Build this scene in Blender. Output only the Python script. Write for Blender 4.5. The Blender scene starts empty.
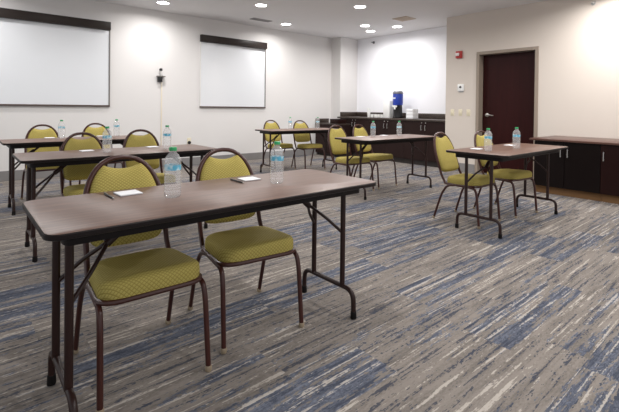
import bpy, bmesh, math, random
from mathutils import Vector, Matrix
random.seed(7)
sc = bpy.context.scene
C = sc.collection
PI = math.pi
EXPOSURE = 0.0

# ------------------------------------------------------------------ materials
def srgb(r, g, b):
    f = lambda c: (c/255/12.92) if c/255 <= 0.04045 else ((c/255+0.055)/1.055)**2.4
    return (f(r), f(g), f(b), 1)

def new_mat(name):
    m = bpy.data.materials.new(name); m.use_nodes = True
    nt = m.node_tree
    return m, nt, nt.nodes['Principled BSDF']

def plain(name, col, rough=0.5, metal=0.0, spec=0.5, noise=0.0, scale=8.0, bump=0.0, bscale=60.0, stretch=(1, 1, 1)):
    """base colour with a gentle procedural variation and optional bump"""
    m, nt, b = new_mat(name)
    b.inputs['Roughness'].default_value = rough
    b.inputs['Metallic'].default_value = metal
    b.inputs['Specular IOR Level'].default_value = spec
    N = nt.nodes; L = nt.links
    tc = N.new('ShaderNodeTexCoord'); mp = N.new('ShaderNodeMapping')
    mp.inputs['Scale'].default_value = stretch
    L.new(tc.outputs['Object'], mp.inputs['Vector'])
    nz = N.new('ShaderNodeTexNoise'); nz.inputs['Scale'].default_value = scale; nz.inputs['Detail'].default_value = 4
    L.new(mp.outputs['Vector'], nz.inputs['Vector'])
    mr = N.new('ShaderNodeMapRange'); mr.inputs['To Min'].default_value = 1-noise; mr.inputs['To Max'].default_value = 1+noise
    L.new(nz.outputs['Fac'], mr.inputs['Value'])
    mx = N.new('ShaderNodeVectorMath'); mx.operation = 'SCALE'
    mx.inputs[0].default_value = col[:3]
    L.new(mr.outputs['Result'], mx.inputs['Scale'])
    L.new(mx.outputs['Vector'], b.inputs['Base Color'])
    if bump:
        n2 = N.new('ShaderNodeTexNoise'); n2.inputs['Scale'].default_value = bscale
        L.new(mp.outputs['Vector'], n2.inputs['Vector'])
        bp = N.new('ShaderNodeBump'); bp.inputs['Strength'].default_value = bump; bp.inputs['Distance'].default_value = 0.002
        L.new(n2.outputs['Fac'], bp.inputs['Height']); L.new(bp.outputs['Normal'], b.inputs['Normal'])
    return m

def mathn(nt, op, a, b=None, c=None):
    n = nt.nodes.new('ShaderNodeMath'); n.operation = op
    for i, v in enumerate((a, b, c)):
        if v is None: continue
        if isinstance(v, (int, float)): n.inputs[i].default_value = v
        else: nt.links.new(v, n.inputs[i])
    return n.outputs[0]

def carpet_mat():
    m, nt, b = new_mat('carpet_planks')
    N = nt.nodes; L = nt.links
    b.inputs['Roughness'].default_value = 0.95
    b.inputs['Specular IOR Level'].default_value = 0.15
    tc = N.new('ShaderNodeTexCoord'); sx = N.new('ShaderNodeSeparateXYZ'); L.new(tc.outputs['Object'], sx.inputs[0])
    X, Y = sx.outputs[0], sx.outputs[1]
    row = mathn(nt, 'FLOOR', mathn(nt, 'DIVIDE', mathn(nt, 'ADD', Y, 0.155), 0.25))
    wr = N.new('ShaderNodeTexWhiteNoise'); wr.noise_dimensions = '1D'; L.new(row, wr.inputs['W'])
    col = mathn(nt, 'FLOOR', mathn(nt, 'ADD', X, wr.outputs['Value']))
    cv = N.new('ShaderNodeCombineXYZ'); L.new(row, cv.inputs[0]); L.new(col, cv.inputs[1])
    wn = N.new('ShaderNodeTexWhiteNoise'); wn.noise_dimensions = '2D'; L.new(cv.outputs[0], wn.inputs['Vector'])
    ws = N.new('ShaderNodeSeparateColor'); L.new(wn.outputs['Color'], ws.inputs[0])
    r1, r2, r3 = ws.outputs[0], ws.outputs[1], ws.outputs[2]

    def streak(sxx, syy, detail, seed, rough=0.5):
        cx = N.new('ShaderNodeCombineXYZ')
        L.new(mathn(nt, 'MULTIPLY_ADD', X, sxx, mathn(nt, 'MULTIPLY', r1, 31.0+seed)), cx.inputs[0])
        L.new(mathn(nt, 'MULTIPLY_ADD', Y, syy, mathn(nt, 'MULTIPLY', r2, 47.0+seed)), cx.inputs[1])
        cx.inputs[2].default_value = seed*3.7
        n = N.new('ShaderNodeTexNoise'); n.inputs['Scale'].default_value = 1; n.inputs['Detail'].default_value = detail
        n.inputs['Roughness'].default_value = rough
        L.new(cx.outputs[0], n.inputs['Vector'])
        return n.outputs['Fac']
    def rng(v, a, b2, smooth=True):
        q = N.new('ShaderNodeMapRange'); q.inputs['From Min'].default_value = a; q.inputs['From Max'].default_value = b2
        L.new(v, q.inputs['Value']); return q.outputs['Result']
    def mix(fac, c1, c2):
        q = N.new('ShaderNodeMix'); q.data_type = 'RGBA'
        L.new(fac, q.inputs['Factor'])
        for i, c in ((6, c1), (7, c2)):
            if isinstance(c, tuple): q.inputs[i].default_value = c
            else: L.new(c, q.inputs[i])
        return q.outputs[2]
    A = streak(1.1, 20, 3, 1, 0.6)        # broad ribbons running along the plank
    B = streak(1.6, 55, 3, 2, 0.6)        # thin lines
    G = streak(2.5, 26, 3, 4, 0.6)        # tone of the ground
    D = streak(42, 110, 2, 3, 0.65)         # yarn speckle
    K = streak(9, 45, 2, 6, 0.6)          # breaks
    F_ = streak(60, 140, 1, 8, 0.5)
    def cen(v, k): return mathn(nt, 'MULTIPLY', mathn(nt, 'SUBTRACT', v, 0.5), k)
    g = mathn(nt, 'ADD', mathn(nt, 'ADD', G, cen(D, 0.8)), cen(r1, 0.10))
    base = mix(rng(g, 0.12, 0.62), CARP[0], CARP[1])
    blue = mix(rng(mathn(nt, 'ADD', D, cen(G, 0.6)), 0.30, 0.72), CARP[2], CARP[3])
    bsel = mathn(nt, 'ADD', A, cen(r3, 0.30))
    bsel = mathn(nt, 'ADD', bsel, cen(K, 0.45))
    bsel = mathn(nt, 'ADD', bsel, cen(D, 0.40))
    c = mix(rng(bsel, 0.56, 0.60), base, blue)
    bs = mathn(nt, 'ADD', mathn(nt, 'ADD', B, cen(D, 0.6)), cen(K, 0.4))
    c = mix(mathn(nt, 'MULTIPLY', rng(bs, 0.60, 0.645), 0.85), c, CARP[2])
    inv = mathn(nt, 'SUBTRACT', 1.0, B)
    ls = mathn(nt, 'ADD', mathn(nt, 'ADD', inv, cen(K, 0.30)), cen(F_, 0.25))
    c = mix(mathn(nt, 'MULTIPLY', rng(ls, 0.60, 0.65), 0.8), c, CARP[4])
    L.new(c, b.inputs['Base Color'])
    bp = N.new('ShaderNodeBump'); bp.inputs['Strength'].default_value = 0.35; bp.inputs['Distance'].default_value = 0.004
    L.new(F_, bp.inputs['Height']); L.new(bp.outputs['Normal'], b.inputs['Normal'])
    return m

def fabric_mat(name, c1, c2, c3):
    """olive chair fabric with a woven diamond lattice"""
    m, nt, b = new_mat(name)
    N = nt.nodes; L = nt.links
    b.inputs['Roughness'].default_value = 0.7
    b.inputs['Specular IOR Level'].default_value = 0.12
    b.inputs['Sheen Weight'].default_value = 0.0
    b.inputs['Sheen Roughness'].default_value = 0.45
    tc = N.new('ShaderNodeTexCoord'); sx = N.new('ShaderNodeSeparateXYZ'); L.new(tc.outputs['Object'], sx.inputs[0])
    u = sx.outputs[0]; v = mathn(nt, 'ADD', sx.outputs[1], sx.outputs[2])
    p = 2*PI/0.015
    a = mathn(nt, 'SINE', mathn(nt, 'MULTIPLY', mathn(nt, 'ADD', u, v), p*0.8))
    c = mathn(nt, 'SINE', mathn(nt, 'MULTIPLY', mathn(nt, 'SUBTRACT', u, v), p*0.8))
    mxx = mathn(nt, 'MAXIMUM', a, c)
    q = N.new('ShaderNodeMapRange'); q.inputs['From Min'].default_value = 0.6; q.inputs['From Max'].default_value = 1.0
    L.new(mxx, q.inputs['Value'])
    nz = N.new('ShaderNodeTexNoise'); nz.inputs['Scale'].default_value = 9; nz.inputs['Detail'].default_value = 4
    L.new(tc.outputs['Object'], nz.inputs['Vector'])
    mx0 = N.new('ShaderNodeMix'); mx0.data_type = 'RGBA'; L.new(nz.outputs['Fac'], mx0.inputs['Factor'])
    mx0.inputs[6].default_value = c1; mx0.inputs[7].default_value = c2
    mx = N.new('ShaderNodeMix'); mx.data_type = 'RGBA'; L.new(q.outputs['Result'], mx.inputs['Factor'])
    L.new(mx0.outputs[2], mx.inputs[6]); mx.inputs[7].default_value = c3
    L.new(mx.outputs[2], b.inputs['Base Color'])
    bp = N.new('ShaderNodeBump'); bp.inputs['Strength'].default_value = 0.3; bp.inputs['Distance'].default_value = 0.002
    L.new(mxx, bp.inputs['Height']); bp.invert = True
    L.new(bp.outputs['Normal'], b.inputs['Normal'])
    return m

def laminate_mat():
    m, nt, b = new_mat('walnut_laminate')
    N = nt.nodes; L = nt.links
    b.inputs['Roughness'].default_value = 0.40
    b.inputs['Specular IOR Level'].default_value = 0.6
    tc = N.new('ShaderNodeTexCoord'); mp = N.new('ShaderNodeMapping')
    mp.inputs['Scale'].default_value = (3, 45, 3)
    L.new(tc.outputs['Object'], mp.inputs['Vector'])
    nz = N.new('ShaderNodeTexNoise'); nz.inputs['Scale'].default_value = 1.5; nz.inputs['Detail'].default_value = 5; nz.inputs['Distortion'].default_value = 0.6
    L.new(mp.outputs['Vector'], nz.inputs['Vector'])
    r = N.new('ShaderNodeValToRGB'); L.new(nz.outputs['Fac'], r.inputs['Fac'])
    r.color_ramp.elements[0].position = 0.3; r.color_ramp.elements[0].color = srgb(92, 66, 54)
    r.color_ramp.elements[1].position = 0.72; r.color_ramp.elements[1].color = srgb(119, 88, 73)
    L.new(r.outputs['Color'], b.inputs['Base Color'])
    return m

def darkwood_mat(name, c1, c2, rough=0.35, stretch=(30, 30, 2)):
    m, nt, b = new_mat(name)
    N = nt.nodes; L = nt.links
    b.inputs['Roughness'].default_value = rough; b.inputs['Specular IOR Level'].default_value = 0.14
    tc = N.new('ShaderNodeTexCoord'); mp = N.new('ShaderNodeMapping'); mp.inputs['Scale'].default_value = stretch
    L.new(tc.outputs['Object'], mp.inputs['Vector'])
    nz = N.new('ShaderNodeTexNoise'); nz.inputs['Scale'].default_value = 1.2; nz.inputs['Detail'].default_value = 4
    L.new(mp.outputs['Vector'], nz.inputs['Vector'])
    mx = N.new('ShaderNodeMix'); mx.data_type = 'RGBA'; L.new(nz.outputs['Fac'], mx.inputs['Factor'])
    mx.inputs[6].default_value = c1; mx.inputs[7].default_value = c2
    L.new(mx.outputs[2], b.inputs['Base Color'])
    return m

def granite_mat():
    m, nt, b = new_mat('speckled_laminate')
    N = nt.nodes; L = nt.links
    b.inputs['Roughness'].default_value = 0.35
    tc = N.new('ShaderNodeTexCoord')
    v = N.new('ShaderNodeTexVoronoi'); v.inputs['Scale'].default_value = 90; L.new(tc.outputs['Object'], v.inputs['Vector'])
    s = N.new('ShaderNodeSeparateColor'); L.new(v.outputs['Color'], s.inputs[0])
    mx = N.new('ShaderNodeMix'); mx.data_type = 'RGBA'; L.new(s.outputs[0], mx.inputs['Factor'])
    mx.inputs[6].default_value = srgb(38, 31, 28); mx.inputs[7].default_value = srgb(80, 68, 60)
    L.new(mx.outputs[2], b.inputs['Base Color'])
    return m

def glass_mat(name, col=(1, 1, 1, 1), ior=1.33, rough=0.0):
    m, nt, b = new_mat(name)
    b.inputs['Base Color'].default_value = col
    b.inputs['Transmission Weight'].default_value = 1.0
    b.inputs['IOR'].default_value = ior
    b.inputs['Roughness'].default_value = rough
    return m

def bottle_mat():
    """thin clear plastic: see-through with glossy ribs and white haze standing in for refracted light"""
    m = bpy.data.materials.new('clear_bottle_plastic'); m.use_nodes = True
    nt = m.node_tree; N = nt.nodes; L = nt.links
    N.remove(N['Principled BSDF']); out = N['Material Output']
    tr = N.new('ShaderNodeBsdfTransparent'); tr.inputs['Color'].default_value = (1, 1, 1, 1)
    gl = N.new('ShaderNodeBsdfGlossy'); gl.inputs['Roughness'].default_value = 0.06
    df = N.new('ShaderNodeBsdfTranslucent'); df.inputs['Color'].default_value = (0.95, 0.96, 0.97, 1)
    d2 = N.new('ShaderNodeBsdfDiffuse'); d2.inputs['Color'].default_value = (0.95, 0.96, 0.97, 1)
    lw = N.new('ShaderNodeLayerWeight'); lw.inputs['Blend'].default_value = 0.35
    ad = N.new('ShaderNodeMixShader'); ad.inputs[0].default_value = 0.5
    L.new(df.outputs[0], ad.inputs[1]); L.new(d2.outputs[0], ad.inputs[2])
    m1 = N.new('ShaderNodeMixShader'); m1.inputs[0].default_value = 0.20  # white share lightens the body as refraction would
    L.new(tr.outputs[0], m1.inputs[1]); L.new(ad.outputs[0], m1.inputs[2])
    m2 = N.new('ShaderNodeMixShader')
    mr = N.new('ShaderNodeMapRange'); mr.inputs['To Min'].default_value = 0.03; mr.inputs['To Max'].default_value = 0.5
    L.new(lw.outputs['Facing'], mr.inputs['Value']); L.new(mr.outputs['Result'], m2.inputs[0])
    L.new(m1.outputs[0], m2.inputs[1]); L.new(gl.outputs[0], m2.inputs[2])
    L.new(m2.outputs[0], out.inputs['Surface'])
    return m

def label_mat():
    """pale blue bottle wrap with white waves"""
    m, nt, b = new_mat('bottle_wrap')
    N = nt.nodes; L = nt.links
    b.inputs['Roughness'].default_value = 0.3
    tc = N.new('ShaderNodeTexCoord')
    w = N.new('ShaderNodeTexNoise'); w.inputs['Scale'].default_value = 38; w.inputs['Detail'].default_value = 1
    L.new(tc.outputs['Object'], w.inputs['Vector'])
    r = N.new('ShaderNodeValToRGB'); L.new(w.outputs['Fac'], r.inputs['Fac'])
    r.color_ramp.elements[0].position = 0.45; r.color_ramp.elements[0].color = srgb(96, 182, 212)
    r.color_ramp.elements[1].position = 0.62; r.color_ramp.elements[1].color = srgb(205, 232, 240)
    L.new(r.outputs['Color'], b.inputs['Base Color'])
    return m

def emit_mat(name, col, st):
    m, nt, b = new_mat(name)
    b.inputs['Base Color'].default_value = col
    b.inputs['Emission Color'].default_value = col
    b.inputs['Emission Strength'].default_value = st
    return m

CARP = (srgb(92, 86, 82), srgb(133, 125, 118), srgb(58, 62, 74), srgb(108, 112, 124), srgb(180, 172, 163))
M = {}
M['carpet'] = carpet_mat()
M['wall'] = plain('painted_wall', srgb(225, 222, 220), 0.75, spec=0.25, noise=0.01, scale=2, bump=0.05, bscale=160)
M['alcove'] = plain('painted_alcove_wall', srgb(246, 246, 250), 0.75, spec=0.25, noise=0.01, scale=2, bump=0.05, bscale=160)
M['doorwall'] = plain('painted_door_wall', srgb(216, 206, 196), 0.75, spec=0.25, noise=0.01, scale=2, bump=0.05, bscale=160)
M['ceiling'] = plain('ceiling_paint', srgb(226, 225, 226), 0.85, spec=0.2, noise=0.015, scale=3, bump=0.1, bscale=200)
M['base'] = plain('grey_vinyl_base', srgb(134, 131, 130), 0.5, noise=0.03)
M['fabric'] = fabric_mat('olive_lattice_fabric', srgb(176, 160, 88), srgb(188, 172, 100), srgb(146, 130, 64))
M['bronze'] = plain('bronze_tube', srgb(66, 33, 27), 0.3, spec=0.45, noise=0.06, scale=20)
M['browntube'] = plain('brown_painted_steel', srgb(44, 25, 21), 0.35, spec=0.35, noise=0.06, scale=20)
M['glide'] = plain('clear_glide', srgb(150, 134, 112), 0.35)
M['rubber'] = plain('black_rubber', srgb(20, 17, 17), 0.6, spec=0.2)
M['lam'] = laminate_mat()
M['edge'] = plain('dark_vinyl_edge', srgb(30, 23, 22), 0.45, spec=0.2, noise=0.05)
M['apron'] = plain('dark_steel_apron', srgb(26, 19, 18), 0.5, spec=0.2, noise=0.05)
M['espresso'] = darkwood_mat('espresso_door', srgb(38, 26, 25), srgb(48, 34, 32), 0.4)
M['espresso2'] = darkwood_mat('near_black_cabinet', srgb(17, 11, 10), srgb(21, 13, 12), 0.35)
M['espresso_red'] = darkwood_mat('reddish_dark_cabinet', srgb(30, 14, 13), srgb(37, 18, 16), 0.35)
M['mahog'] = darkwood_mat('mahogany_door', srgb(38, 14, 14), srgb(54, 20, 19), 0.35)
M['credtop'] = darkwood_mat('walnut_credenza_top', srgb(84, 60, 54), srgb(98, 72, 64), 0.28, (3, 3, 3))
M['kick'] = darkwood_mat('tan_kick', srgb(112, 82, 54), srgb(128, 96, 66), 0.6, (4, 4, 20))
M['darkkick'] = plain('dark_kick', srgb(46, 40, 38), 0.6)
M['granite'] = granite_mat()
M['frame'] = plain('taupe_door_frame', srgb(152, 138, 124), 0.45, noise=0.02)
M['chrome'] = plain('brushed_nickel', srgb(205, 203, 200), 0.28, metal=0.9, noise=0.03)
M['board'] = plain('glossy_white_board', srgb(226, 228, 231), 0.12, spec=0.5, noise=0.006, scale=1.2)
M['housing'] = darkwood_mat('dark_wood_housing', srgb(44, 38, 36), srgb(54, 47, 44), 0.4, (2, 20, 20))
M['railgrey'] = plain('dark_grey_rail', srgb(120, 116, 113), 0.35, metal=0.4)
M['brownrail'] = plain('brown_rail', srgb(86, 72, 68), 0.4)
M['white'] = plain('white_plastic', srgb(238, 238, 236), 0.4, noise=0.01)
M['cream'] = plain('cream_plastic', srgb(226, 216, 190), 0.4, noise=0.01)
M['paper'] = plain('white_paper', srgb(240, 240, 242), 0.8, noise=0.01)
M['cardback'] = plain('grey_card', srgb(150, 146, 146), 0.8, noise=0.02)
M['raceway'] = plain('raceway_cream', srgb(226, 216, 198), 0.5)
M['red'] = plain('fire_red', srgb(176, 40, 38), 0.4)
M['strobe'] = plain('clear_lens', srgb(232, 222, 220), 0.15)
M['black'] = plain('black_plastic', srgb(24, 22, 24), 0.35)
M['greymet'] = plain('grey_lid', srgb(104, 104, 110), 0.35, metal=0.3)
M['blue'] = plain('blue_plastic', srgb(30, 58, 160), 0.3)
M['water'] = bottle_mat()
M['cap'] = plain('green_cap', srgb(44, 160, 96), 0.35)
M['wrap'] = label_mat()
M['lamp'] = emit_mat('lamp_lens', (1, 0.98, 0.95, 1), 12.0)
M['trimw'] = plain('white_trim_ring', srgb(228, 226, 224), 0.4)
M['ventw'] = plain('white_vent', srgb(178, 176, 178), 0.5)
M['ventdark'] = plain('grey_vent_metal', srgb(150, 148, 149), 0.6)  # plain grey metal of the slotted ceiling vent
M['ventbeige'] = plain('beige_vent', srgb(190, 172, 152), 0.5)

# ------------------------------------------------------------------ mesh helpers
def obj(name, bm, mat, parent=None, smooth=True, angle=38):
    me = bpy.data.meshes.new(name)
    bmesh.ops.recalc_face_normals(bm, faces=bm.faces[:])
    bm.to_mesh(me); bm.free()
    o = bpy.data.objects.new(name, me); C.objects.link(o)
    if mat is not None: me.materials.append(mat)
    if smooth:
        for p in me.polygons: p.use_smooth = True
        me.set_sharp_from_angle(angle=math.radians(angle))
    if parent is not None: o.parent = parent
    return o

def box(bm, x0, x1, y0, y1, z0, z1, bev=0.0, seg=2, mat=None):
    vs = [bm.verts.new((x, y, z)) for x in (x0, x1) for y in (y0, y1) for z in (z0, z1)]
    fs = [(0, 1, 3, 2), (4, 6, 7, 5), (0, 4, 5, 1), (2, 3, 7, 6), (0, 2, 6, 4), (1, 5, 7, 3)]
    faces = [bm.faces.new([vs[i] for i in f]) for f in fs]
    if bev:
        es = list({e for f in faces for e in f.edges})
        bmesh.ops.bevel(bm, geom=es, offset=bev, segments=seg, profile=0.5, affect='EDGES')
    return bm

def B(x0, x1, y0, y1, z0, z1, bev=0.0, seg=2):
    return box(bmesh.new(), x0, x1, y0, y1, z0, z1, bev, seg)

def tube(bm, pts, r, n=10, closed=False, cap=True, sx=1.0):
    pts = [Vector(p) for p in pts]
    m = len(pts); rings = []
    prev = None
    for i, p in enumerate(pts):
        if closed: t = (pts[(i+1) % m]-pts[i-1]).normalized()
        elif i == 0: t = (pts[1]-p).normalized()
        elif i == m-1: t = (p-pts[i-1]).normalized()
        else: t = ((pts[i+1]-p).normalized()+(p-pts[i-1]).normalized()).normalized()
        if prev is None:
            up = Vector((0, 0, 1)) if abs(t.z) < 0.9 else Vector((0, 1, 0))
            u = t.cross(up).normalized()
        else:
            u = (prev-t*prev.dot(t)).normalized()
        prev = u
        w = t.cross(u)
        rr = r[i] if isinstance(r, (list, tuple)) else r
        rings.append([bm.verts.new(p+u*math.cos(2*PI*k/n)*rr*sx+w*math.sin(2*PI*k/n)*rr) for k in range(n)])
    for i in range(m if closed else m-1):
        a, b = rings[i], rings[(i+1) % m]
        for k in range(n): bm.faces.new((a[k], a[(k+1) % n], b[(k+1) % n], b[k]))
    if cap and not closed:
        bm.faces.new(rings[0][::-1]); bm.faces.new(rings[-1])
    return bm

def fillet(pts, rad, seg=5):
    """round the inner corners of a polyline"""
    pts = [Vector(p) for p in pts]; out = [pts[0]]
    for i in range(1, len(pts)-1):
        p = pts[i]; a = (pts[i-1]-p); b = (pts[i+1]-p)
        r = min(rad, a.length*0.49, b.length*0.49)
        s = p+a.normalized()*r; e = p+b.normalized()*r
        for k in range(seg+1):
            t = k/seg
            out.append(s*(1-t)**2+p*2*t*(1-t)+e*t*t)
    out.append(pts[-1]); return out

def lathe(bm, prof, n=24, c=(0, 0, 0), axis='z'):
    rings = []
    for r, z in prof:
        if r <= 1e-6:
            rings.append([bm.verts.new(ax(c, 0, 0, z, axis))]); continue
        rings.append([bm.verts.new(ax(c, r*math.cos(2*PI*k/n), r*math.sin(2*PI*k/n), z, axis)) for k in range(n)])
    for a, b in zip(rings, rings[1:]):
        for k in range(n):
            if len(a) == 1 and len(b) == 1: continue
            if len(a) == 1: bm.faces.new((a[0], b[(k+1) % n], b[k]))
            elif len(b) == 1: bm.faces.new((a[k], a[(k+1) % n], b[0]))
            else: bm.faces.new((a[k], a[(k+1) % n], b[(k+1) % n], b[k]))
    return bm

def ax(c, x, y, z, axis):
    if axis == 'z': return (c[0]+x, c[1]+y, c[2]+z)
    if axis == 'x': return (c[0]+z, c[1]+x, c[2]+y)
    return (c[0]+x, c[1]+z, c[2]+y)

def rrect(w, d, r, seg=6):
    out = []
    for cx, cy, a0 in ((w/2-r, d/2-r, 0), (-w/2+r, d/2-r, 90), (-w/2+r, -d/2+r, 180), (w/2-r, -d/2+r, 270)):
        for k in range(seg+1):
            a = math.radians(a0+90*k/seg); out.append((cx+r*math.cos(a), cy+r*math.sin(a)))
    return out

def slab(bm, outline, z0, z1, bev=0.0):
    a = [bm.verts.new((x, y, z0)) for x, y in outline]; b = [bm.verts.new((x, y, z1)) for x, y in outline]
    n = len(a)
    for k in range(n): bm.faces.new((a[k], a[(k+1) % n], b[(k+1) % n], b[k]))
    f0 = bm.faces.new(a[::-1]); f1 = bm.faces.new(b)
    if bev:
        bmesh.ops.bevel(bm, geom=list(f0.edges)+list(f1.edges), offset=bev, segments=2, profile=0.5, affect='EDGES')
    return bm

def loft(bm, rings):
    vr = [[bm.verts.new(p) for p in r] for r in rings]
    n = len(vr[0])
    for a, b in zip(vr, vr[1:]):
        for k in range(n): bm.faces.new((a[k], a[(k+1) % n], b[(k+1) % n], b[k]))
    for ring, rv in ((vr[0], rings[0]), (vr[-1], rings[-1])):
        c = sum((Vector(p) for p in rv), Vector())/n
        cv = bm.verts.new(c)
        for k in range(n): bm.faces.new((ring[k], ring[(k+1) % n], cv))
    return bm

# ------------------------------------------------------------------ object helpers
def tag(o, label=None, cat=None, group=None, kind=None):
    if label: o['label'] = label
    if cat: o['category'] = cat
    if group: o['group'] = group
    if kind: o['kind'] = kind
    return o

def thing(name, label, cat, loc=(0, 0, 0), rz=0.0, group=None):
    o = bpy.data.objects.new(name, None); C.objects.link(o)
    o.empty_display_size = 0.1
    o.location = loc; o.rotation_euler = (0, 0, rz)
    return tag(o, label, cat, group)

def kids(o): return [c for c in bpy.data.objects if c.parent == o]

def dup(root, loc, rz, label, group=None):
    def rec(o, par):
        c = o.copy(); C.objects.link(c)
        if par is not None: c.parent = par
        for ch in sorted(kids(o), key=lambda q: q.name): rec(ch, c)
        return c
    r = rec(root, None)
    r.location = loc; r.rotation_euler = (0, 0, rz); r['label'] = label
    if group: r['group'] = group
    return r

def struct(name, bm, mat, parent=None, smooth=False):
    o = obj(name, bm, mat, parent, smooth)
    if parent is None: o['kind'] = 'structure'
    return o

# ------------------------------------------------------------------ room shell
W, CZ, DX, AX = 7.507, 2.846, 7.045, 7.73
X0, Y0 = -2.6, -2.6
struct('floor', B(X0, AX+0.15, Y0, W+0.15, -0.10, 0.0), M['carpet'])
struct('ceiling', B(X0, AX+0.15, Y0, W+0.15, CZ, CZ+0.10), M['ceiling'])
struct('wall_left', B(X0, 7.13, W, W+0.15, 0, CZ), M['wall'])
struct('trim_1', B(7.13, AX+0.15, 7.19, W+0.15, 0, CZ), M['wall'])                 # pier between the wall and the alcove
struct('wall_back', B(AX, AX+0.15, 4.285, 7.19, 0, CZ), M['alcove'])
bm = bmesh.new()
OY0, OY1, OZ = 2.703, 3.633, 2.095
box(bm, DX, DX+0.20, OY1, 4.285, 0, CZ)
box(bm, DX, DX+0.20, Y0, OY0, 0, CZ)
box(bm, DX, DX+0.20, OY0, OY1, OZ, CZ)
box(bm, DX+0.20, AX+0.15, 4.135, 4.285, 0, CZ)
struct('wall_right', bm, M['doorwall'])
struct('baseboard_left', B(X0, 6.60, W-0.012, W, 0, 0.149, 0.003), M['base'])
struct('baseboard_right', B(DX-0.012, DX, 3.69, 4.285, 0, 0.149, 0.003), M['base'])

# door: frame, slab, lever
FW = 0.05
bm = bmesh.new()
box(bm, DX-0.014, DX+0.195, OY1, OY1+0.003, 0, OZ)
for a, b_ in ((OY1-0.002, OY1+FW), (OY0-FW, OY0+0.002)):
    box(bm, DX-0.016, DX+0.198, a, b_, 0, OZ+FW, 0.003, 1)
box(bm, DX-0.0155, DX+0.198, OY0, OY1, OZ-0.002, OZ+FW, 0.003, 1)
for a, b_ in ((OY1-0.02, OY1-0.001), (OY0+0.001, OY0+0.02)):      # stops behind the leaf
    box(bm, DX+0.186, DX+0.197, a, b_, 0, OZ-0.002)
door = struct('door_1', B(DX+0.135, DX+0.18, OY0+0.004, OY1-0.004, 0.006, OZ-0.005, 0.002, 1), M['mahog'])
struct('door_frame', bm, M['frame'], door)
hb = bmesh.new()
hy, hz, hx = 3.545, 1.035, DX+0.135
lathe(hb, [(0, 0), (0.034, 0), (0.034, -0.008), (0.028, -0.014), (0.013, -0.016), (0.012, -0.05), (0, -0.05)], 20, (hx, hy, hz), 'x')
tube(hb, fillet([(hx-0.045, hy, hz), (hx-0.052, hy-0.02, hz), (hx-0.052, hy-0.135, hz-0.006)], 0.015), [0.011]*7+[0.008], 10)
obj('door_handle', hb, M['chrome'], door)

# ------------------------------------------------------------------ chairs
def back_y(z): return 0.160+0.165*max(0.0, (z-0.38)/0.50)**1.05

def arch_pts():
    pts = []
    hw, zc, b = 0.181, 0.600, 0.274
    for z in (0.39, 0.46, 0.52, 0.57): pts.append((-(0.180+(hw-0.180)*(z-0.4)/0.2), z))
    for k in range(0, 21):
        a = PI-PI*k/20
        ca, sa = math.cos(a), max(math.sin(a), 0.0)
        x = hw*math.copysign(abs(ca)**0.87, ca); z = zc+b*sa**0.87
        pts.append((x, z))
    for z in (0.57, 0.52, 0.46, 0.40): pts.append((0.180+(hw-0.180)*(z-0.4)/0.2, z))
    return [(x, back_y(z), z) for x, z in pts]

def seat_tilt(y): return -0.05*(y+0.03)

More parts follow.
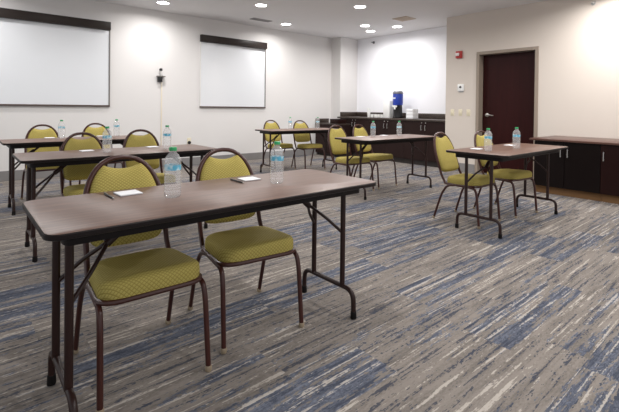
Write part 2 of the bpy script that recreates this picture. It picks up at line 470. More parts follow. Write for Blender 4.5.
def make_chair(label, group):
    t = thing('banquet_chair', label, 'chair', (0, 0, 0), 0, group)
    # seat cushion
    rings = []
    for s, z in ((0.90, 0.384), (0.99, 0.387), (1.01, 0.408), (1.01, 0.432), (1.0, 0.447), (0.965, 0.458), (0.90, 0.465), (0.75, 0.469), (0.45, 0.471), (0.18, 0.471)):
        ring = []
        for x, y in rrect(0.402, 0.385, 0.085, 7):
            xx = x*(1.03-0.10*(y+0.19)/0.38)
            ring.append((xx*s, y*0.94*s-0.039, z-0.012+seat_tilt(y*s-0.028)+0.003*math.cos(xx*7)))
        rings.append(ring)
    obj('seat', loft(bmesh.new(), rings), M['fabric'], t, angle=60)
    # seat frame band
    bm = bmesh.new()
    pts = [(x*(1.04-0.09*(y+0.19)/0.38), y*0.95-0.036, 0.378+seat_tilt(y-0.026)) for x, y in rrect(0.404, 0.385, 0.075, 5)]
    tube(bm, pts, 0.0110, 8, closed=True, sx=0.9)
    obj('seat_frame', bm, M['bronze'], t)
    # back frame: uprights and arch in one tube
    pts = arch_pts()
    pts = [(-0.188, 0.06, 0.376), (-0.184, 0.135, 0.376)]+pts[1:-1]+[(0.184, 0.135, 0.376), (0.188, 0.06, 0.376)]
    obj('back_frame', tube(bmesh.new(), pts, 0.0125, 10), M['bronze'], t)
    # back cushion
    out = []
    hw, zc, b = 0.169, 0.600, 0.270
    for k in range(0, 15):                       # right side up to the shoulder
        a = -0.05+(1.07+0.05)*k/14
        ca, sa = math.cos(a), math.sin(a)
        out.append((hw*ca**0.87, zc+b*sa**0.87 if sa > 0 else zc+b*sa*0.3))
    xs, zs = out[-1]
    for k in range(1, 12):                       # hand-hold dip
        x = xs-2*xs*k/12
        out.append((x, zs-0.021*(1-(x/xs)**2)))
    left = [(-x, z) for x, z in out[:15]][::-1]
    out += left
    for k in range(1, 12):                       # bottom edge
        a = PI+PI*k/12
        ca, sa = math.cos(a), math.sin(a)
        x = 0.166*math.copysign(abs(ca)**0.45, ca)
        out.append((x, 0.545+0.072*(-abs(sa)**0.55)))
    cx, cz = 0.0, 0.66
    rings = []
    for s, dy in ((0.25, -0.034), (0.6, -0.033), (0.82, -0.030), (0.92, -0.024), (0.975, -0.013), (1.0, 0.0), (0.985, 0.009), (0.95, 0.014), (0.5, 0.016)):
        rings.append([(cx+(x-cx)*s, back_y(cz+(z-cz)*s)+dy, cz+(z-cz)*s) for x, z in out])
    obj('backrest', loft(bmesh.new(), rings), M['fabric'], t, angle=60)
    # legs
    for s in (-1, 1):
        p = fillet([(s*0.212, -0.243, 0.012), (s*0.208, -0.216, 0.300), (s*0.206, -0.196, 0.370), (s*0.203, -0.06, 0.376), (s*0.196, 0.09, 0.375)], 0.07, 6)
        l = obj('leg', tube(bmesh.new(), p, 0.0118, 10), M['bronze'], t)
        g = lathe(bmesh.new(), [(0, 0), (0.0125, 0), (0.0145, 0.004), (0.014, 0.022), (0.0127, 0.024), (0, 0.024)], 12, (s*0.212, -0.244, 0))
        obj('glide', g, M['glide'], l)
        p = fillet([(s*0.213, 0.243, 0.012), (s*0.209, 0.16, 0.27), (s*0.205, 0.10, 0.362), (s*0.198, 0.02, 0.373)], 0.06, 6)
        l = obj('leg', tube(bmesh.new(), p, 0.0112, 10), M['bronze'], t)
        g = lathe(bmesh.new(), [(0, 0), (0.0125, 0), (0.0145, 0.004), (0.014, 0.022), (0.0127, 0.024), (0, 0.024)], 12, (s*0.213, 0.244, 0))
        obj('glide', g, M['glide'], l)
    return t

R = math.radians
chairs = [
 (0.628, 1.868, -2, 'olive banquet chair at the left end of the nearest table', 'chairs at the nearest table'),
 (1.185, 1.906, -7, 'olive banquet chair at the nearest table, on the side towards its right end', 'chairs at the nearest table'),
 (0.885, 3.870, 1, 'olive chair at the left part of the second table row, right behind the nearest table', 'chairs at the second table'),
 (1.455, 4.100, -3, 'olive chair tucked at the right part of the second table, pushed further back', 'chairs at the second table'),
 (0.830, 5.720, 0, 'olive chair at the left of the table nearest the whiteboard wall, under the large whiteboard', 'chairs at the rear left table'),
 (1.480, 5.930, 0, 'small distant olive chair on the right at the table along the whiteboard wall', 'chairs at the rear left table'),
 (4.570, 6.200, -6, 'distant olive chair at the left end of the far middle table, nearest the smaller whiteboard', 'chairs at the far middle table'),
 (5.000, 5.860, -8, 'distant olive chair at the right of the far middle table, by the low dark cabinet', 'chairs at the far middle table'),
 (4.165, 3.985, -3, 'olive chair at the left end of the table standing before the drinks counter', 'chairs at the table before the drinks counter'),
 (4.715, 4.020, 3, 'olive chair in the middle of the table before the drinks counter, right of its partner', 'chairs at the table before the drinks counter'),
 (3.998, 2.175, 0, 'olive chair with its whole yellow back in view, left of the table near the door', 'chairs at the table near the door'),
 (4.700, 2.098, -6, 'olive chair in front of the dark door, half behind the table near the door', 'chairs at the table near the door'),
]
c0 = None
for x, y, r, lb, gr in chairs:
    if c0 is None:
        c0 = make_chair(lb, gr); c0.location = (x, y, 0); c0.rotation_euler = (0, 0, R(r))
    else: dup(c0, (x, y, 0), R(r), lb, gr)

# ------------------------------------------------------------------ folding tables
TL, TW, TZ = 1.526, 0.594, 0.740
def make_table(label, group):
    """origin at near-left corner, floor level"""
    t = thing('folding_table', label, 'table', (0, 0, 0), 0, group)
    ol = [(x+TL/2, y+TW/2) for x, y in rrect(TL-0.006, TW-0.006, 0.045, 6)]
    obj('tabletop', slab(bmesh.new(), ol, TZ-0.016, TZ, 0.0015), M['lam'], t, angle=30)
    # vinyl edge as a ring round the top
    bm = bmesh.new()
    pr = [(0.0, -0.0205), (0.003, -0.0185), (0.0035, -0.004), (0.0, -0.0008), (-0.0025, -0.0008), (-0.0025, -0.0205)]
    def off(d): return [(x+TL/2, y+TW/2) for x, y in rrect(TL-0.006+2*d, TW-0.006+2*d, 0.045+d, 6)]
    rs = [[bm.verts.new((x, y, TZ+z)) for x, y in off(d)] for d, z in pr]
    n = len(rs[0])
    for i in range(len(rs)):
        a, b_ = rs[i], rs[(i+1) % len(rs)]
        for k in range(n): bm.faces.new((a[k], a[(k+1) % n], b_[(k+1) % n], b_[k]))
    obj('edge_trim', bm, M['edge'], t, angle=40)
    # apron: two long rails and two short ones
    bm = bmesh.new()
    z0, z1 = TZ-0.062, TZ-0.016
    tube_w = 0.02
    ai = 0.062
    def ring(d): return [(x+TL/2, y+TW/2) for x, y in rrect(TL-2*ai-2*d, TW-2*ai-0.02-2*d, 0.03, 3)]
    a = [[bm.verts.new((x, y, z)) for x, y in ring(d)] for d, z in ((0, z0), (0, z1), (tube_w, z1), (tube_w, z0))]
    n = len(a[0])
    for i in range(4):
        p, q = a[i], a[(i+1) % 4]
        for k in range(n): bm.faces.new((p[k], p[(k+1) % n], q[(k+1) % n], q[k]))
    obj('apron', bm, M['apron'], t, angle=40)
    EI, F0, F1, P0, P1 = 0.096, 0.090, TW-0.090, 0.178, TW-0.178
    for sx in (0, 1):
        x = EI if sx == 0 else TL-EI
        dx = 1 if sx == 0 else -1
        p = fillet([(x, F0, 0.03), (x, F0+0.004, 0.148), (x, F1-0.004, 0.148), (x, F1, 0.03)], 0.075, 7)
        fr = obj('foot_rail', tube(bmesh.new(), p, 0.0135, 10), M['browntube'], t)
        for fy in (F0, F1):
            obj('rubber_foot', lathe(bmesh.new(), [(0, 0), (0.016, 0), (0.0175, 0.006), (0.0155, 0.038), (0.0135, 0.040), (0, 0.040)], 12, (x, fy, 0)), M['rubber'], fr)
        for py in (P0, P1):
            obj('leg', tube(bmesh.new(), [(x, py, 0.148), (x, py, TZ-0.02)], 0.0145, 12), M['browntube'], t)
        bm = bmesh.new()
        yc = TW/2
        tube(bm, [(x, P0, TZ-0.045), (x, P1, TZ-0.045)], 0.011, 8)
        for py in (P0, P1):
            tube(bm, fillet([(x, py, 0.44), (x+dx*0.08, yc+(py-yc)*0.62, 0.525), (x+dx*0.155, yc, 0.60)], 0.03), 0.0085, 8)
        tube(bm, [(x+dx*0.14, yc, 0.585), (x+dx*0.31, yc, TZ-0.022)], 0.0105, 8)
        tube(bm, [(x+dx*0.150, yc, 0.594), (x+dx*0.200, yc, 0.637)], 0.017, 10)
        obj('brace', bm, M['browntube'], t)
        cb = B(x+dx*0.27, x+dx*0.35, yc-0.03, yc+0.03, TZ-0.026, TZ-0.0165, 0.002) if dx > 0 else B(x+dx*0.35, x+dx*0.27, yc-0.03, yc+0.03, TZ-0.026, TZ-0.0165, 0.002)
        obj('brace_bracket', cb, M['browntube'], t)
    return t

tables = [
 (0.207, 1.438, 0, 'large walnut-topped folding table nearest the camera'),
 (0.350, 3.450, 0, 'walnut-topped folding table directly behind the nearest table, middle of the left column'),
 (0.370, 5.070, 0, 'folding table rearmost in the left column, in front of the large whiteboard'),
 (3.890, 5.500, -6, 'smallest, farthest folding table, beside the low dark cabinet in the far corner'),
 (3.765, 3.350, -2.5, 'folding table with a pale glare on top, in front of the drinks counter'),
 (3.560, 1.578, 0.3, 'reddish-topped folding table at the right, in front of the door'),
]
TG = 'walnut folding tables'
t0 = None
for x, y, r, lb in tables:
    if t0 is None:
        t0 = make_table(lb, TG); t0.location = (x, y, 0)
    else: dup(t0, (x, y, 0), R(r), lb, TG)

# ------------------------------------------------------------------ bottles, pads, pens
def make_bottle(label, group):
    t = thing('water_bottle', label, 'bottle', (0, 0, 0), 0, group)
    prof = [(0, 0.004), (0.018, 0.002), (0.026, 0.0), (0.031, 0.006), (0.0325, 0.016)]
    z = 0.024
    while z < 0.105:
        prof += [(0.0330, z), (0.0330, z+0.006), (0.0312, z+0.009)]; z += 0.0125
    prof += [(0.0328, 0.110), (0.0312, 0.113), (0.0312, 0.142), (0.0328, 0.146), (0.0322, 0.155), (0.029, 0.168), (0.022, 0.181), (0.0145, 0.190), (0.0125, 0.193), (0.0125, 0.197), (0.0155, 0.198), (0.0155, 0.1995), (0.012, 0.2005), (0, 0.2005)]
    obj('bottle_body', lathe(bmesh.new(), prof, 28), M['water'], t, angle=80)
    obj('bottle_label', lathe(bmesh.new(), [(0.0314, 0.1175), (0.0318, 0.118), (0.0318, 0.139), (0.0314, 0.1395), (0.0313, 0.1175)], 28), M['wrap'], t)
    bm = lathe(bmesh.new(), [(0.0125, 0.1998), (0.0148, 0.2002), (0.0148, 0.213), (0.0138, 0.215), (0, 0.215)], 24)
    obj('cap', bm, M['cap'], t)
    for ch in kids(t): ch.data.transform(Matrix.Diagonal((1.09, 1.09, 1.0, 1.0)))
    return t

ZT = TZ+0.0003
bottles = [
 (0.719, 1.742, 'clear water bottle with green cap on the nearest table, the left and larger one', 'bottles on the nearest table'),
 (1.270, 1.737, 'clear water bottle with green cap near the right end of the nearest table', 'bottles on the nearest table'),
 (0.966, 3.700, 'water bottle on the second table beside its left chair', 'bottles on the second table'),
 (1.472, 3.700, 'water bottle near the right end of the second table', 'bottles on the second table'),
 (0.946, 5.500, 'water bottle on the rear left table, right of the leftmost small chair', 'bottles on the rear left table'),
 (1.558, 5.550, 'water bottle at the right end of the rear left table', 'bottles on the rear left table'),
 (4.584, 5.880, 'tiny water bottle on the farthest table, between its two chairs', 'bottles on the farthest table'),
 (5.100, 5.720, 'tiny water bottle on the farthest table in front of the low dark cabinet', 'bottles on the farthest table'),
 (4.385, 3.770, 'water bottle on the table before the drinks counter, the left of two', 'bottles on the table before the counter'),
 (4.820, 3.660, 'water bottle on the table before the drinks counter, under the blue drinks dispenser', 'bottles on the table before the counter'),
 (3.835, 1.880, 'water bottle on the table near the door, left of two, against the door edge', 'bottles on the table near the door'),
 (4.345, 1.835, 'water bottle on the table near the door, right of two, against the dark door', 'bottles on the table near the door'),
]
b0 = None
for i, (x, y, lb, gr) in enumerate(bottles):
    rz = random.uniform(0, 6)
    if b0 is None:
        b0 = make_bottle(lb, gr); b0.location = (x, y, ZT); b0.rotation_euler = (0, 0, rz)
    else: dup(b0, (x, y, ZT), rz, lb, gr)

def make_pad(label, group):
    t = thing('notepad', label, 'notepad', (0, 0, 0), 0, group)
    obj('pages', B(-0.048, 0.048, -0.044, 0.044, 0.001, 0.006, 0.0008, 1), M['paper'], t)
    obj('backing_card', B(-0.0488, 0.0488, -0.0448, 0.0448, 0.0, 0.0012), M['cardback'], t)
    obj('glued_edge', B(-0.0485, 0.0485, 0.0435, 0.0450, 0.001, 0.0063), M['cardback'], t)
    return t
pads = [
 (0.590, 1.922, 3, 'white notepad on the nearest table, in front of its left chair', 'notepads on the nearest table'),
 (1.212, 1.911, -2, 'white notepad on the nearest table, left of the right-hand bottle', 'notepads on the nearest table'),
 (0.858, 3.900, 4, 'white notepad on the second table, in front of its left chair', 'notepads on the second table'),
 (1.425, 3.940, 2, 'white notepad on the second table, left of the right-hand bottle', 'notepads on the second table'),
 (0.850, 5.640, 2, 'white notepad on the rear left table, before its left chair', 'notepads on the rear left table'),
 (1.405, 5.640, 0, 'white notepad on the rear left table, before its right chair', 'notepads on the rear left table'),
 (4.200, 3.830, 0, 'white notepad on the table before the drinks counter, at its left chair', 'notepads on the table before the counter'),
 (4.690, 3.830, 0, 'white notepad on the table before the drinks counter, between the two bottles', 'notepads on the table before the counter'),
 (3.915, 2.035, 2, 'white notepad on the table near the door, left of both bottles', 'notepads on the table near the door'),
 (4.640, 2.030, -3, 'white notepad on the table near the door, beside the right bottle', 'notepads on the table near the door'),
]
p0 = None
for x, y, r, lb, gr in pads:
    if p0 is None:
        p0 = make_pad(lb, gr); p0.location = (x, y, ZT); p0.rotation_euler = (0, 0, R(r))
    else: dup(p0, (x, y, ZT), R(r), lb, gr)

def make_pen(label, group):
    t = thing('ballpoint_pen', label, 'pen', (0, 0, 0), 0, group)
    obj('barrel', lathe(bmesh.new(), [(0, -0.058), (0.0034, -0.057), (0.0040, -0.050), (0.0042, 0.062), (0.003, 0.066), (0, 0.067)], 14, (0, 0, 0.0043), 'y'), M['black'], t)
    obj('tip', lathe(bmesh.new(), [(0, -0.072), (0.001, -0.071), (0.0030, -0.060), (0.0033, -0.0575), (0, -0.0575)], 14, (0, 0, 0.0043), 'y'), M['chrome'], t)
    obj('clip', B(-0.0015, 0.0015, 0.018, 0.062, 0.0088, 0.0104, 0.0004, 1), M['chrome'], t)
    return t
q0 = make_pen('black pen beside the notepad at the left of the nearest table', 'pens on the nearest table')
q0.location = (0.506, 1.906, ZT); q0.rotation_euler = (0, 0, R(1))
dup(q0, (1.124, 1.888, ZT), R(0), 'black pen beside the notepad in the middle of the nearest table', 'pens on the nearest table')

# ------------------------------------------------------------------ whiteboards on the left wall
def whiteboard(x0, x1, label):
    t = thing('whiteboard', label, 'whiteboard', ((x0+x1)/2, W, 1.107), 0, 'whiteboards on the left wall')
    w = (x1-x0)/2; H = 2.40-1.107
    def part(name, bm, m): return obj(name, bm, m, t)
    part('board_panel', B(-w+0.01, w-0.01, -0.018, -0.001, 0.02, H, 0.0), M['board'])
    part('frame_rail', B(-w, -w+0.014, -0.022, -0.001, 0.024, H-0.022), M['trimw'])
    part('frame_rail', B(w-0.020, w, -0.026, -0.001, 0.024, H-0.022), M['railgrey'])
    part('bottom_rail', B(-w, w, -0.036, -0.001, -0.002, 0.024, 0.003), M['brownrail'])
    part('valance_box', B(-w-0.004, w-0.006, -0.085, -0.001, H-0.022, H+0.112, 0.003), M['housing'])
    return t
whiteboard(0.30, 1.992, 'large whiteboard under a dark valance at the left edge of the picture')
whiteboard(3.620, 5.145, 'smaller whiteboard under a dark valance in the middle of the wall')

# small devices on the left wall
t = thing('wall_plug_device', 'small black device with a silver top plugged in high on the wall between the whiteboards', 'wall device', (2.832, W, 1.56))
obj('black_box', B(-0.038, 0.038, -0.06, -0.001, 0.0, 0.09, 0.006), M['black'], t)
obj('bracket', B(-0.055, 0.085, -0.08, -0.001, 0.09, 0.1115, 0.003), M['railgrey'], t)
bm = lathe(bmesh.new(), [(0, 0.112), (0.024, 0.112), (0.024, 0.19), (0.018, 0.205), (0, 0.205)], 16, (0.015, -0.045, 0))
obj('silver_body', bm, M['chrome'], t)
obj('lens_head', lathe(bmesh.new(), [(0, 0.2), (0.026, 0.2), (0.03, 0.225), (0.022, 0.245), (0, 0.248)], 16, (0.012, -0.045, 0)), M['black'], t)
t = tag(obj('cable_raceway', B(2.862, 2.884, W-0.012, W-0.001, 0.149, 1.555, 0.002), M['raceway']), 'thin cream cable cover running down the wall below the small black device', 'cable cover')
t = thing('wall_outlet', 'cream outlet with a round black plug, low on the wall below the small black device', 'outlet', (3.41, W, 0.40))
obj('face_plate', B(-0.036, 0.036, -0.007, -0.001, 0.0, 0.125, 0.002), M['cream'], t)
obj('plug', lathe(bmesh.new(), [(0, -0.006), (0.03, -0.006), (0.03, -0.028), (0.022, -0.036), (0, -0.036)], 16, (0.0, 0, 0.035), 'y'), M['black'], t)

# ------------------------------------------------------------------ devices on the door wall
t = thing('fire_strobe', 'red fire alarm strobe on the wall left of the door', 'fire alarm', (DX, 4.012, 2.062))
obj('red_housing', B(-0.045, 0.0, -0.058, 0.058, 0.0, 0.13, 0.006), M['red'], t)
obj('strobe_lens', B(-0.07, -0.046, -0.022, 0.050, 0.04, 0.095, 0.01, 3), M['strobe'], t)
t = thing('thermostat', 'white wall thermostat with a dark dial below the red fire strobe', 'thermostat', (DX, 3.972, 1.462))
obj('thermostat_case', B(-0.03, 0.0, -0.06, 0.06, 0.0, 0.125, 0.006), M['white'], t)
obj('dial', lathe(bmesh.new(), [(0, -0.03), (0.02, -0.03), (0.02, -0.036), (0, -0.037)], 16, (0, 0, 0.072), 'x'), M['black'], t)
obj('base_plate', B(-0.012, -0.001, -0.045, 0.045, -0.022, 0.0, 0.002), M['ventw'], t)
for y, lb in ((4.139, 'cream light switch plate farthest from the door, left of three'), (3.980, 'middle of three cream light switch plates below the thermostat'), (3.824, 'cream light switch plate nearest the door frame')):
    t = thing('light_switch', lb, 'light switch', (DX, y, 1.01), 0, 'switch plates beside the door')
    obj('switch_plate', B(-0.007, -0.001, -0.036, 0.036, 0.0, 0.118, 0.002), M['cream'], t)
    obj('toggle', B(-0.012, -0.007, -0.010, 0.010, 0.035, 0.083, 0.002), M['cream'], t)
t = thing('wall_sprinkler', 'grey sidewall sprinkler head high on the wall above the door, at the top right', 'sprinkler', (DX, 1.925, 2.69))
obj('escutcheon', lathe(bmesh.new(), [(0, 0), (0.032, 0), (0.03, -0.008), (0.012, -0.012), (0.012, -0.05), (0, -0.05)], 18, (-0.001, 0, 0), 'x'), M['chrome'], t)
obj('deflector', B(-0.075, -0.05, -0.018, 0.018, 0.0, 0.006, 0.001), M['chrome'], t)
t = thing('wall_sensor', 'small round grey sprinkler high on the white alcove wall', 'sprinkler', (AX, 6.66, 2.72))
obj('escutcheon', lathe(bmesh.new(), [(0, 0), (0.032, 0), (0.030, -0.010), (0.014, -0.014), (0.012, -0.055), (0, -0.055)], 18, (-0.001, 0, 0), 'x'), M['greymet'], t)
obj('deflector', B(-0.085, -0.055, -0.025, 0.025, -0.004, 0.004, 0.001), M['greymet'], t)

# ------------------------------------------------------------------ drinks counter
CX = 7.06; CT = 0.918
def bar_handle(y, z0, z1, x, parent):
    bm = bmesh.new()
    tube(bm, [(x-0.028, y, z0), (x-0.028, y, z1)], 0.006, 8)
    for z in (z0+0.012, z1-0.012): tube(bm, [(x-0.028, y, z), (x+0.0005, y, z)], 0.0045, 8)
    return obj('handle', bm, M['chrome'], parent)

def cabinet(x, xb, y0, y1, z0, z1, kx, mat, kmat, doors, label, group, hz, lock=None):
    """doors: list of (ya, yb, handle_y)"""
    t = thing('base_cabinet', label, 'cabinet', ((x+xb)/2, (y0+y1)/2, 0), 0, group)
    ox, oy = -(x+xb)/2, -(y0+y1)/2
    obj('carcass', B(x+0.021+ox, xb+ox, y0+oy+0.001, y1+oy-0.001, z0, z1), mat, t)
    obj('kick_board', B(kx+ox, xb-0.002+ox, y0+oy+0.002, y1+oy-0.002, 0, z0-0.0005), kmat, t)
    for ya, yb, hy in doors:
        d = obj('cabinet_door', B(x+ox, x+0.02+ox, ya+oy+0.002, yb+oy-0.002, z0+0.004, z1-0.006, 0.0015, 1), mat, t)
        bar_handle(hy+oy, hz[0], hz[1], x+ox, d)
        if lock:
            obj('lock', lathe(bmesh.new(), [(0, 0), (0.011, 0), (0.011, -0.006), (0, -0.007)], 14, (x+ox, hy+oy, lock), 'x'), M['chrome'], d)
    return t
names3 = ['dark cabinet with two doors under the left end of the drinks counter', 'dark two-door cabinet under the blue drinks dispenser', 'dark two-door cabinet under the right end of the drinks counter']
for c, lb in zip((6.65, 5.71, 4.77), names3):
    y0, y1 = c-0.47, c+0.47
    y1 = min(y1, 7.185); y0 = max(y0, 4.292)
    cabinet(CX, AX-0.002, y0, y1, 0.10, 0.878, CX+0.05, M['espresso'], M['darkkick'], [(c, y1, c+0.045), (y0, c, c-0.045)], lb, 'cabinets under the drinks counter', (0.70, 0.805), 0.85)
t = thing('counter_top', 'dark speckled counter top with upstand carrying the blue drinks dispenser', 'countertop', (AX-0.33, 5.74, 0.88))
ox, oy = -(AX-0.33), -5.74
obj('worktop', B(CX-0.02+ox, AX-0.001+ox, 4.287+oy, 7.188+oy, 0.0, 0.038, 0.004), M['granite'], t)
obj('backsplash', B(AX-0.021+ox, AX-0.001+ox, 4.287+oy, 7.188+oy, 0.0385, 0.150, 0.003), M['granite'], t)
obj('side_splash', B(CX+0.075+ox, AX-0.022+ox, 7.168+oy, 7.188+oy, 0.0385, 0.150, 0.003), M['granite'], t)

# low cabinet in the corner
LX, LY0, LY1 = 6.615, 6.73, W-0.013
t = thing('low_cabinet', 'low dark cabinet in the far corner behind the farthest table', 'cabinet', (6.87, 7.1, 0))
ox, oy = -6.87, -7.1
obj('carcass', B(LX+0.02+ox, 7.05+ox if False else 7.035+ox, LY0+oy, LY1+oy, 0.06, 0.735), M['espresso'], t)
obj('kick_board', B(LX+0.06+ox, 7.03+ox, LY0+0.01+oy, LY1-0.001+oy, 0, 0.0595), M['darkkick'], t)
obj('worktop', B(LX-0.01+ox, 7.037+ox, LY0-0.005+oy, LY1+oy, 0.7355, 0.762, 0.003), M['granite'], t)
obj('backsplash', B(LX+ox, 7.036+ox, LY1-0.018+oy, LY1+oy, 0.7625, 0.865, 0.002), M['granite'], t)
ym = (LY0+LY1)/2
for a, b_, hy in ((LY0, ym, ym-0.04), (ym, LY1, ym+0.04)):
    d = obj('cabinet_door', B(LX+ox, LX+0.0195+ox, a+0.002+oy, b_-0.002+oy, 0.065, 0.73, 0.0015, 1), M['espresso'], t)
t = thing('dark_wooden_box', 'small dark reddish wooden box standing on the low corner cabinet', 'box', (6.78, 6.89, 0.7625))
obj('box_body', B(-0.13, 0.13, -0.14, 0.14, 0.0, 0.092, 0.004), M['espresso_red'], t)
obj('box_lid', B(-0.135, 0.135, -0.145, 0.145, 0.0925, 0.108, 0.004), M['espresso_red'], t)

# dispenser on the counter
DZ = CT+0.001
t = thing('drinks_dispenser', 'tall black and blue drinks dispenser on the dark counter', 'drinks dispenser', (7.42, 5.68, DZ))
obj('stand', lathe(bmesh.new(), [(0, 0), (0.097, 0), (0.103, 0.012), (0.100, 0.03), (0.096, 0.27), (0.101, 0.285), (0, 0.285)], 28), M['black'], t)
obj('tank', lathe(bmesh.new(), [(0, 0.286), (0.108, 0.286), (0.112, 0.30), (0.112, 0.515), (0.108, 0.53), (0, 0.53)], 28), M['blue'], t)
obj('lid', lathe(bmesh.new(), [(0, 0.531), (0.115, 0.531), (0.115, 0.556), (0.100, 0.582), (0.083, 0.596), (0, 0.598)], 28), M['greymet'], t)
bm = bmesh.new()
tube(bm, fillet([(-0.08, -0.02, 0.25), (-0.150, -0.035, 0.25), (-0.158, -0.037, 0.19)], 0.02), 0.018, 10)
box(bm, -0.165, -0.10, -0.06, 0.04, 0.235, 0.275, 0.008)
obj('tap', bm, M['white'], t)
obj('tank_label', B(-0.118, -0.1095, -0.02, 0.045, 0.42, 0.45, 0.001), M['white'], t)

# white supplies on the counter
def cup(label, x, y, n, group):
    t = thing('paper_cups', label, 'paper cups', (x, y, DZ), 0, group)
    bm = bmesh.new()
    prof = [(0, 0.002), (0.027, 0.0), (0.038, 0.092), (0.041, 0.094), (0.041, 0.098)]
    for i in range(1, n): prof += [(0.0385, 0.098+0.014*(i-1)+0.001), (0.0385, 0.098+0.014*i-0.004), (0.041, 0.098+0.014*i-0.003), (0.041, 0.098+0.014*i)]
    top = 0.098+0.014*(n-1)
    prof += [(0.037, top), (0.027, top-0.08), (0, top-0.08)]
    obj('cup_stack', lathe(bm, prof, 22), M['white'], t)
    return t
cup('tall stack of white paper cups at the left of the drinks counter', 7.42, 6.52, 9, None)
for i, y in enumerate((6.40, 6.30, 6.20, 6.11)):
    o = lathe(bmesh.new(), [(0, 0.002), (0.030, 0.0), (0.040, 0.005), (0.043, 0.07), (0.041, 0.07), (0.038, 0.01), (0, 0.008)], 22, (0, 0, 0))
    o = obj('white_mug', o, M['white']); o.location = (7.40+0.012*(i % 2), y, DZ)
    tag(o, ['white mug next to the tall cup stack on the drinks counter', 'second white mug right of the tall cup stack', 'third white mug right of the tall cup stack', 'white mug beside the tall white carton'][i], 'mug', 'row of white mugs on the drinks counter')
t = thing('tall_carton', 'tall white carton left of the blue drinks dispenser', 'carton', (7.45, 5.945, DZ))
obj('carton_body', B(-0.09, 0.09, -0.085, 0.095, 0.0, 0.37, 0.004), M['white'], t)
obj('carton_flap', B(-0.088, 0.088, -0.083, 0.093, 0.3705, 0.376, 0.001), M['paper'], t)
for i, lb in enumerate(('bottom white napkin box right of the dispenser', 'middle white napkin box of the stack right of the dispenser', 'top white napkin box of the stack right of the dispenser')):
    o = obj('napkin_box', B(-0.10, 0.10, -0.085, 0.085, 0.0, 0.068, 0.004), M['paper'])
    o.location = (7.42, 5.30, DZ+0.0685*i); tag(o, lb, 'box', 'stack of white napkin boxes')

# ------------------------------------------------------------------ credenza at the right
GX, GT = 6.095, 0.744
cabinet(GX, DX-0.002, 1.557, 2.335, 0.099, 0.716, GX+0.05, M['espresso2'], M['kick'], [(1.96, 2.335, 2.000), (1.557, 1.96, 1.918)], 'near-black two-door cabinet behind the table near the door', 'low cabinets along the right wall', (0.515, 0.625))
cabinet(GX, DX-0.002, 1.157, 1.557, 0.099, 0.716, GX+0.05, M['espresso_red'], M['kick'], [(1.157, 1.557, 1.522)], 'dark reddish one-door cabinet at the right edge of the picture', 'low cabinets along the right wall', (0.515, 0.625))
tag(obj('credenza_top', B(GX-0.022, DX-0.001, 1.10, 2.395, 0.717, GT, 0.004), M['credtop']), 'long reddish brown top over the low cabinets along the right wall', 'countertop')

# ------------------------------------------------------------------ ceiling fixtures
def make_can(label):
    t = thing('recessed_light', label, 'ceiling light', (0, 0, 0), 0, 'recessed ceiling lights')
    obj('trim_ring', lathe(bmesh.new(), [(0.095, -0.001), (0.108, -0.001), (0.106, -0.006), (0.098, -0.008), (0.095, -0.006), (0.095, -0.001)], 28), M['trimw'], t)
    obj('lens', lathe(bmesh.new(), [(0, -0.001), (0.0945, -0.001), (0.092, -0.007), (0.04, -0.009), (0, -0.009)], 28), M['lamp'], t)
    return t
cans = [
 (2.640, 6.856, 'leftmost ceiling downlight, over the wall between the whiteboards'),
 (3.927, 5.874, 'ceiling downlight at the top of the picture, before the small dark vent'),
 (5.205, 6.856, 'ceiling downlight close to the wall right of the smaller whiteboard'),
 (5.211, 4.806, 'ceiling downlight at the very top middle of the picture'),
 (6.489, 5.836, 'ceiling downlight upper of the close pair in front of the alcove'),
 (7.040, 6.167, 'ceiling downlight lower of the close pair, deepest in the alcove corner'),
 (7.047, 5.445, 'ceiling downlight beside the beige vent in the alcove'),
]
hidden = [(3.92, 3.8), (2.64, 4.8), (1.30, 5.85), (5.2, 2.75), (6.45, 1.50), (0.0, 4.8), (0, 6.856), (3.92, 1.7), (5.2, 0.6), (2.64, 0.6), (1.3, 1.7), (1.3, -0.6), (3.92, -0.6), (2.64, -1.6)]  # cans out of view, added for room light; one inferred from right wall glow
k0 = None
def lamp(x, y, e, spread=165, size=0.15, col=(1, 0.985, 0.972)):
    ld = bpy.data.lights.new('downlight_lamp', 'AREA'); ld.shape = 'DISK'; ld.size = size
    ld.energy = e; ld.color = col; ld.spread = R(spread)
    lo = bpy.data.objects.new('downlight_lamp', ld); C.objects.link(lo); lo.location = (x, y, CZ-0.014)
    return lo
LE = 15
for i, (x, y, lb) in enumerate(cans):
    if k0 is None:
        k0 = make_can(lb); k0.location = (x, y, CZ)
    else: dup(k0, (x, y, CZ), 0, lb)
    lamp(x, y, LE*(1.15 if i < 4 else 0.75))
for x, y in hidden:
    dup(k0, (x, y, CZ), 0, 'unseen ceiling downlight added further out over the room')
    lamp(x, y, LE*(2.5 if x > 6 else 1.25 if y < 0 else 1.15))

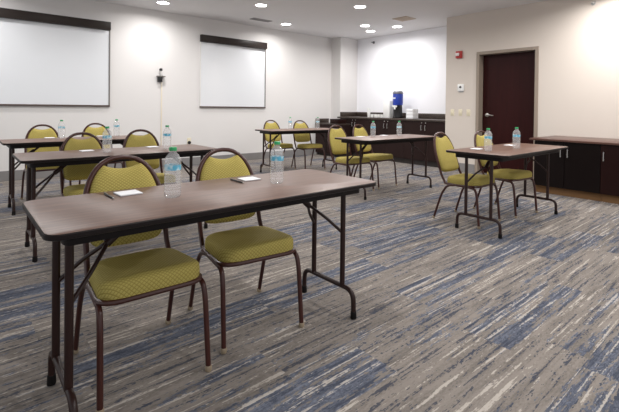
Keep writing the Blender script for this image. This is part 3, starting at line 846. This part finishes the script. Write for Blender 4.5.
def vent(name, x, y, w, d, mat, mat2, label, rz=0):
    t = thing(name, label, 'vent', (x, y, CZ), rz)
    bm = bmesh.new()
    for a in ((-w/2, w/2, -d/2, -d/2+0.02), (-w/2, w/2, d/2-0.02, d/2), (-w/2, -w/2+0.02, -d/2+0.02, d/2-0.02), (w/2-0.02, w/2, -d/2+0.02, d/2-0.02)):
        box(bm, a[0], a[1], a[2], a[3], -0.010, -0.001)
    obj('vent_frame', bm, mat, t)
    obj('backing', B(-w/2+0.02, w/2-0.02, -d/2+0.02, d/2-0.02, -0.003, -0.001), mat2, t)
    bm = bmesh.new(); n = max(3, int((d-0.04)/0.025))
    for i in range(n):
        y_ = -d/2+0.02+(i+0.5)*(d-0.04)/n
        box(bm, -w/2+0.02, w/2-0.02, y_-0.006, y_+0.006, -0.009, -0.0035)
    obj('louvres', bm, mat, t)
vent('ceiling_vent', 4.60, 6.87, 0.44, 0.15, M['ventdark'], M['greymet'], 'small dark slotted ceiling vent near the smaller whiteboard')
vent('ceiling_grille', 6.52, 4.87, 0.32, 0.32, M['ventbeige'], M['ventbeige'], 'square beige ceiling grille before the alcove')

# ------------------------------------------------------------------ ambient fill, camera
w = bpy.data.worlds.new('room_fill'); sc.world = w; w.use_nodes = True  # even fill added through the unbuilt sides of the room
w.node_tree.nodes['Background'].inputs['Color'].default_value = (0.92, 0.96, 1.0, 1)
w.node_tree.nodes['Background'].inputs['Strength'].default_value = 0.75

f, px, py, yaw, pitch, roll, H = 415.527, 309.439, 111.90, R(49.4324), R(-0.6375), R(0.6687), 1.1338
F = Vector((math.cos(yaw)*math.cos(pitch), math.sin(yaw)*math.cos(pitch), math.sin(pitch)))
Rr = Vector((math.sin(yaw), -math.cos(yaw), 0)); U = Rr.cross(F)
R2 = Rr*math.cos(roll)+U*math.sin(roll); U2 = -Rr*math.sin(roll)+U*math.cos(roll)
cd = bpy.data.cameras.new('camera'); cam = bpy.data.objects.new('camera', cd); C.objects.link(cam)
m3 = Matrix((R2, U2, -F)).transposed()
cam.matrix_world = Matrix.Translation((0, 0, H)) @ m3.to_4x4()
cd.sensor_width = 36; cd.sensor_fit = 'HORIZONTAL'; cd.lens = f/619*36
cd.shift_x = (309.5-px)/619; cd.shift_y = (py-206)/619
cd.clip_start = 0.02
sc.camera = cam
sc.view_settings.view_transform = 'Standard'; sc.view_settings.look = 'None'
sc.view_settings.gamma = 1; sc.view_settings.use_curve_mapping = False
sc.view_settings.exposure = EXPOSURE
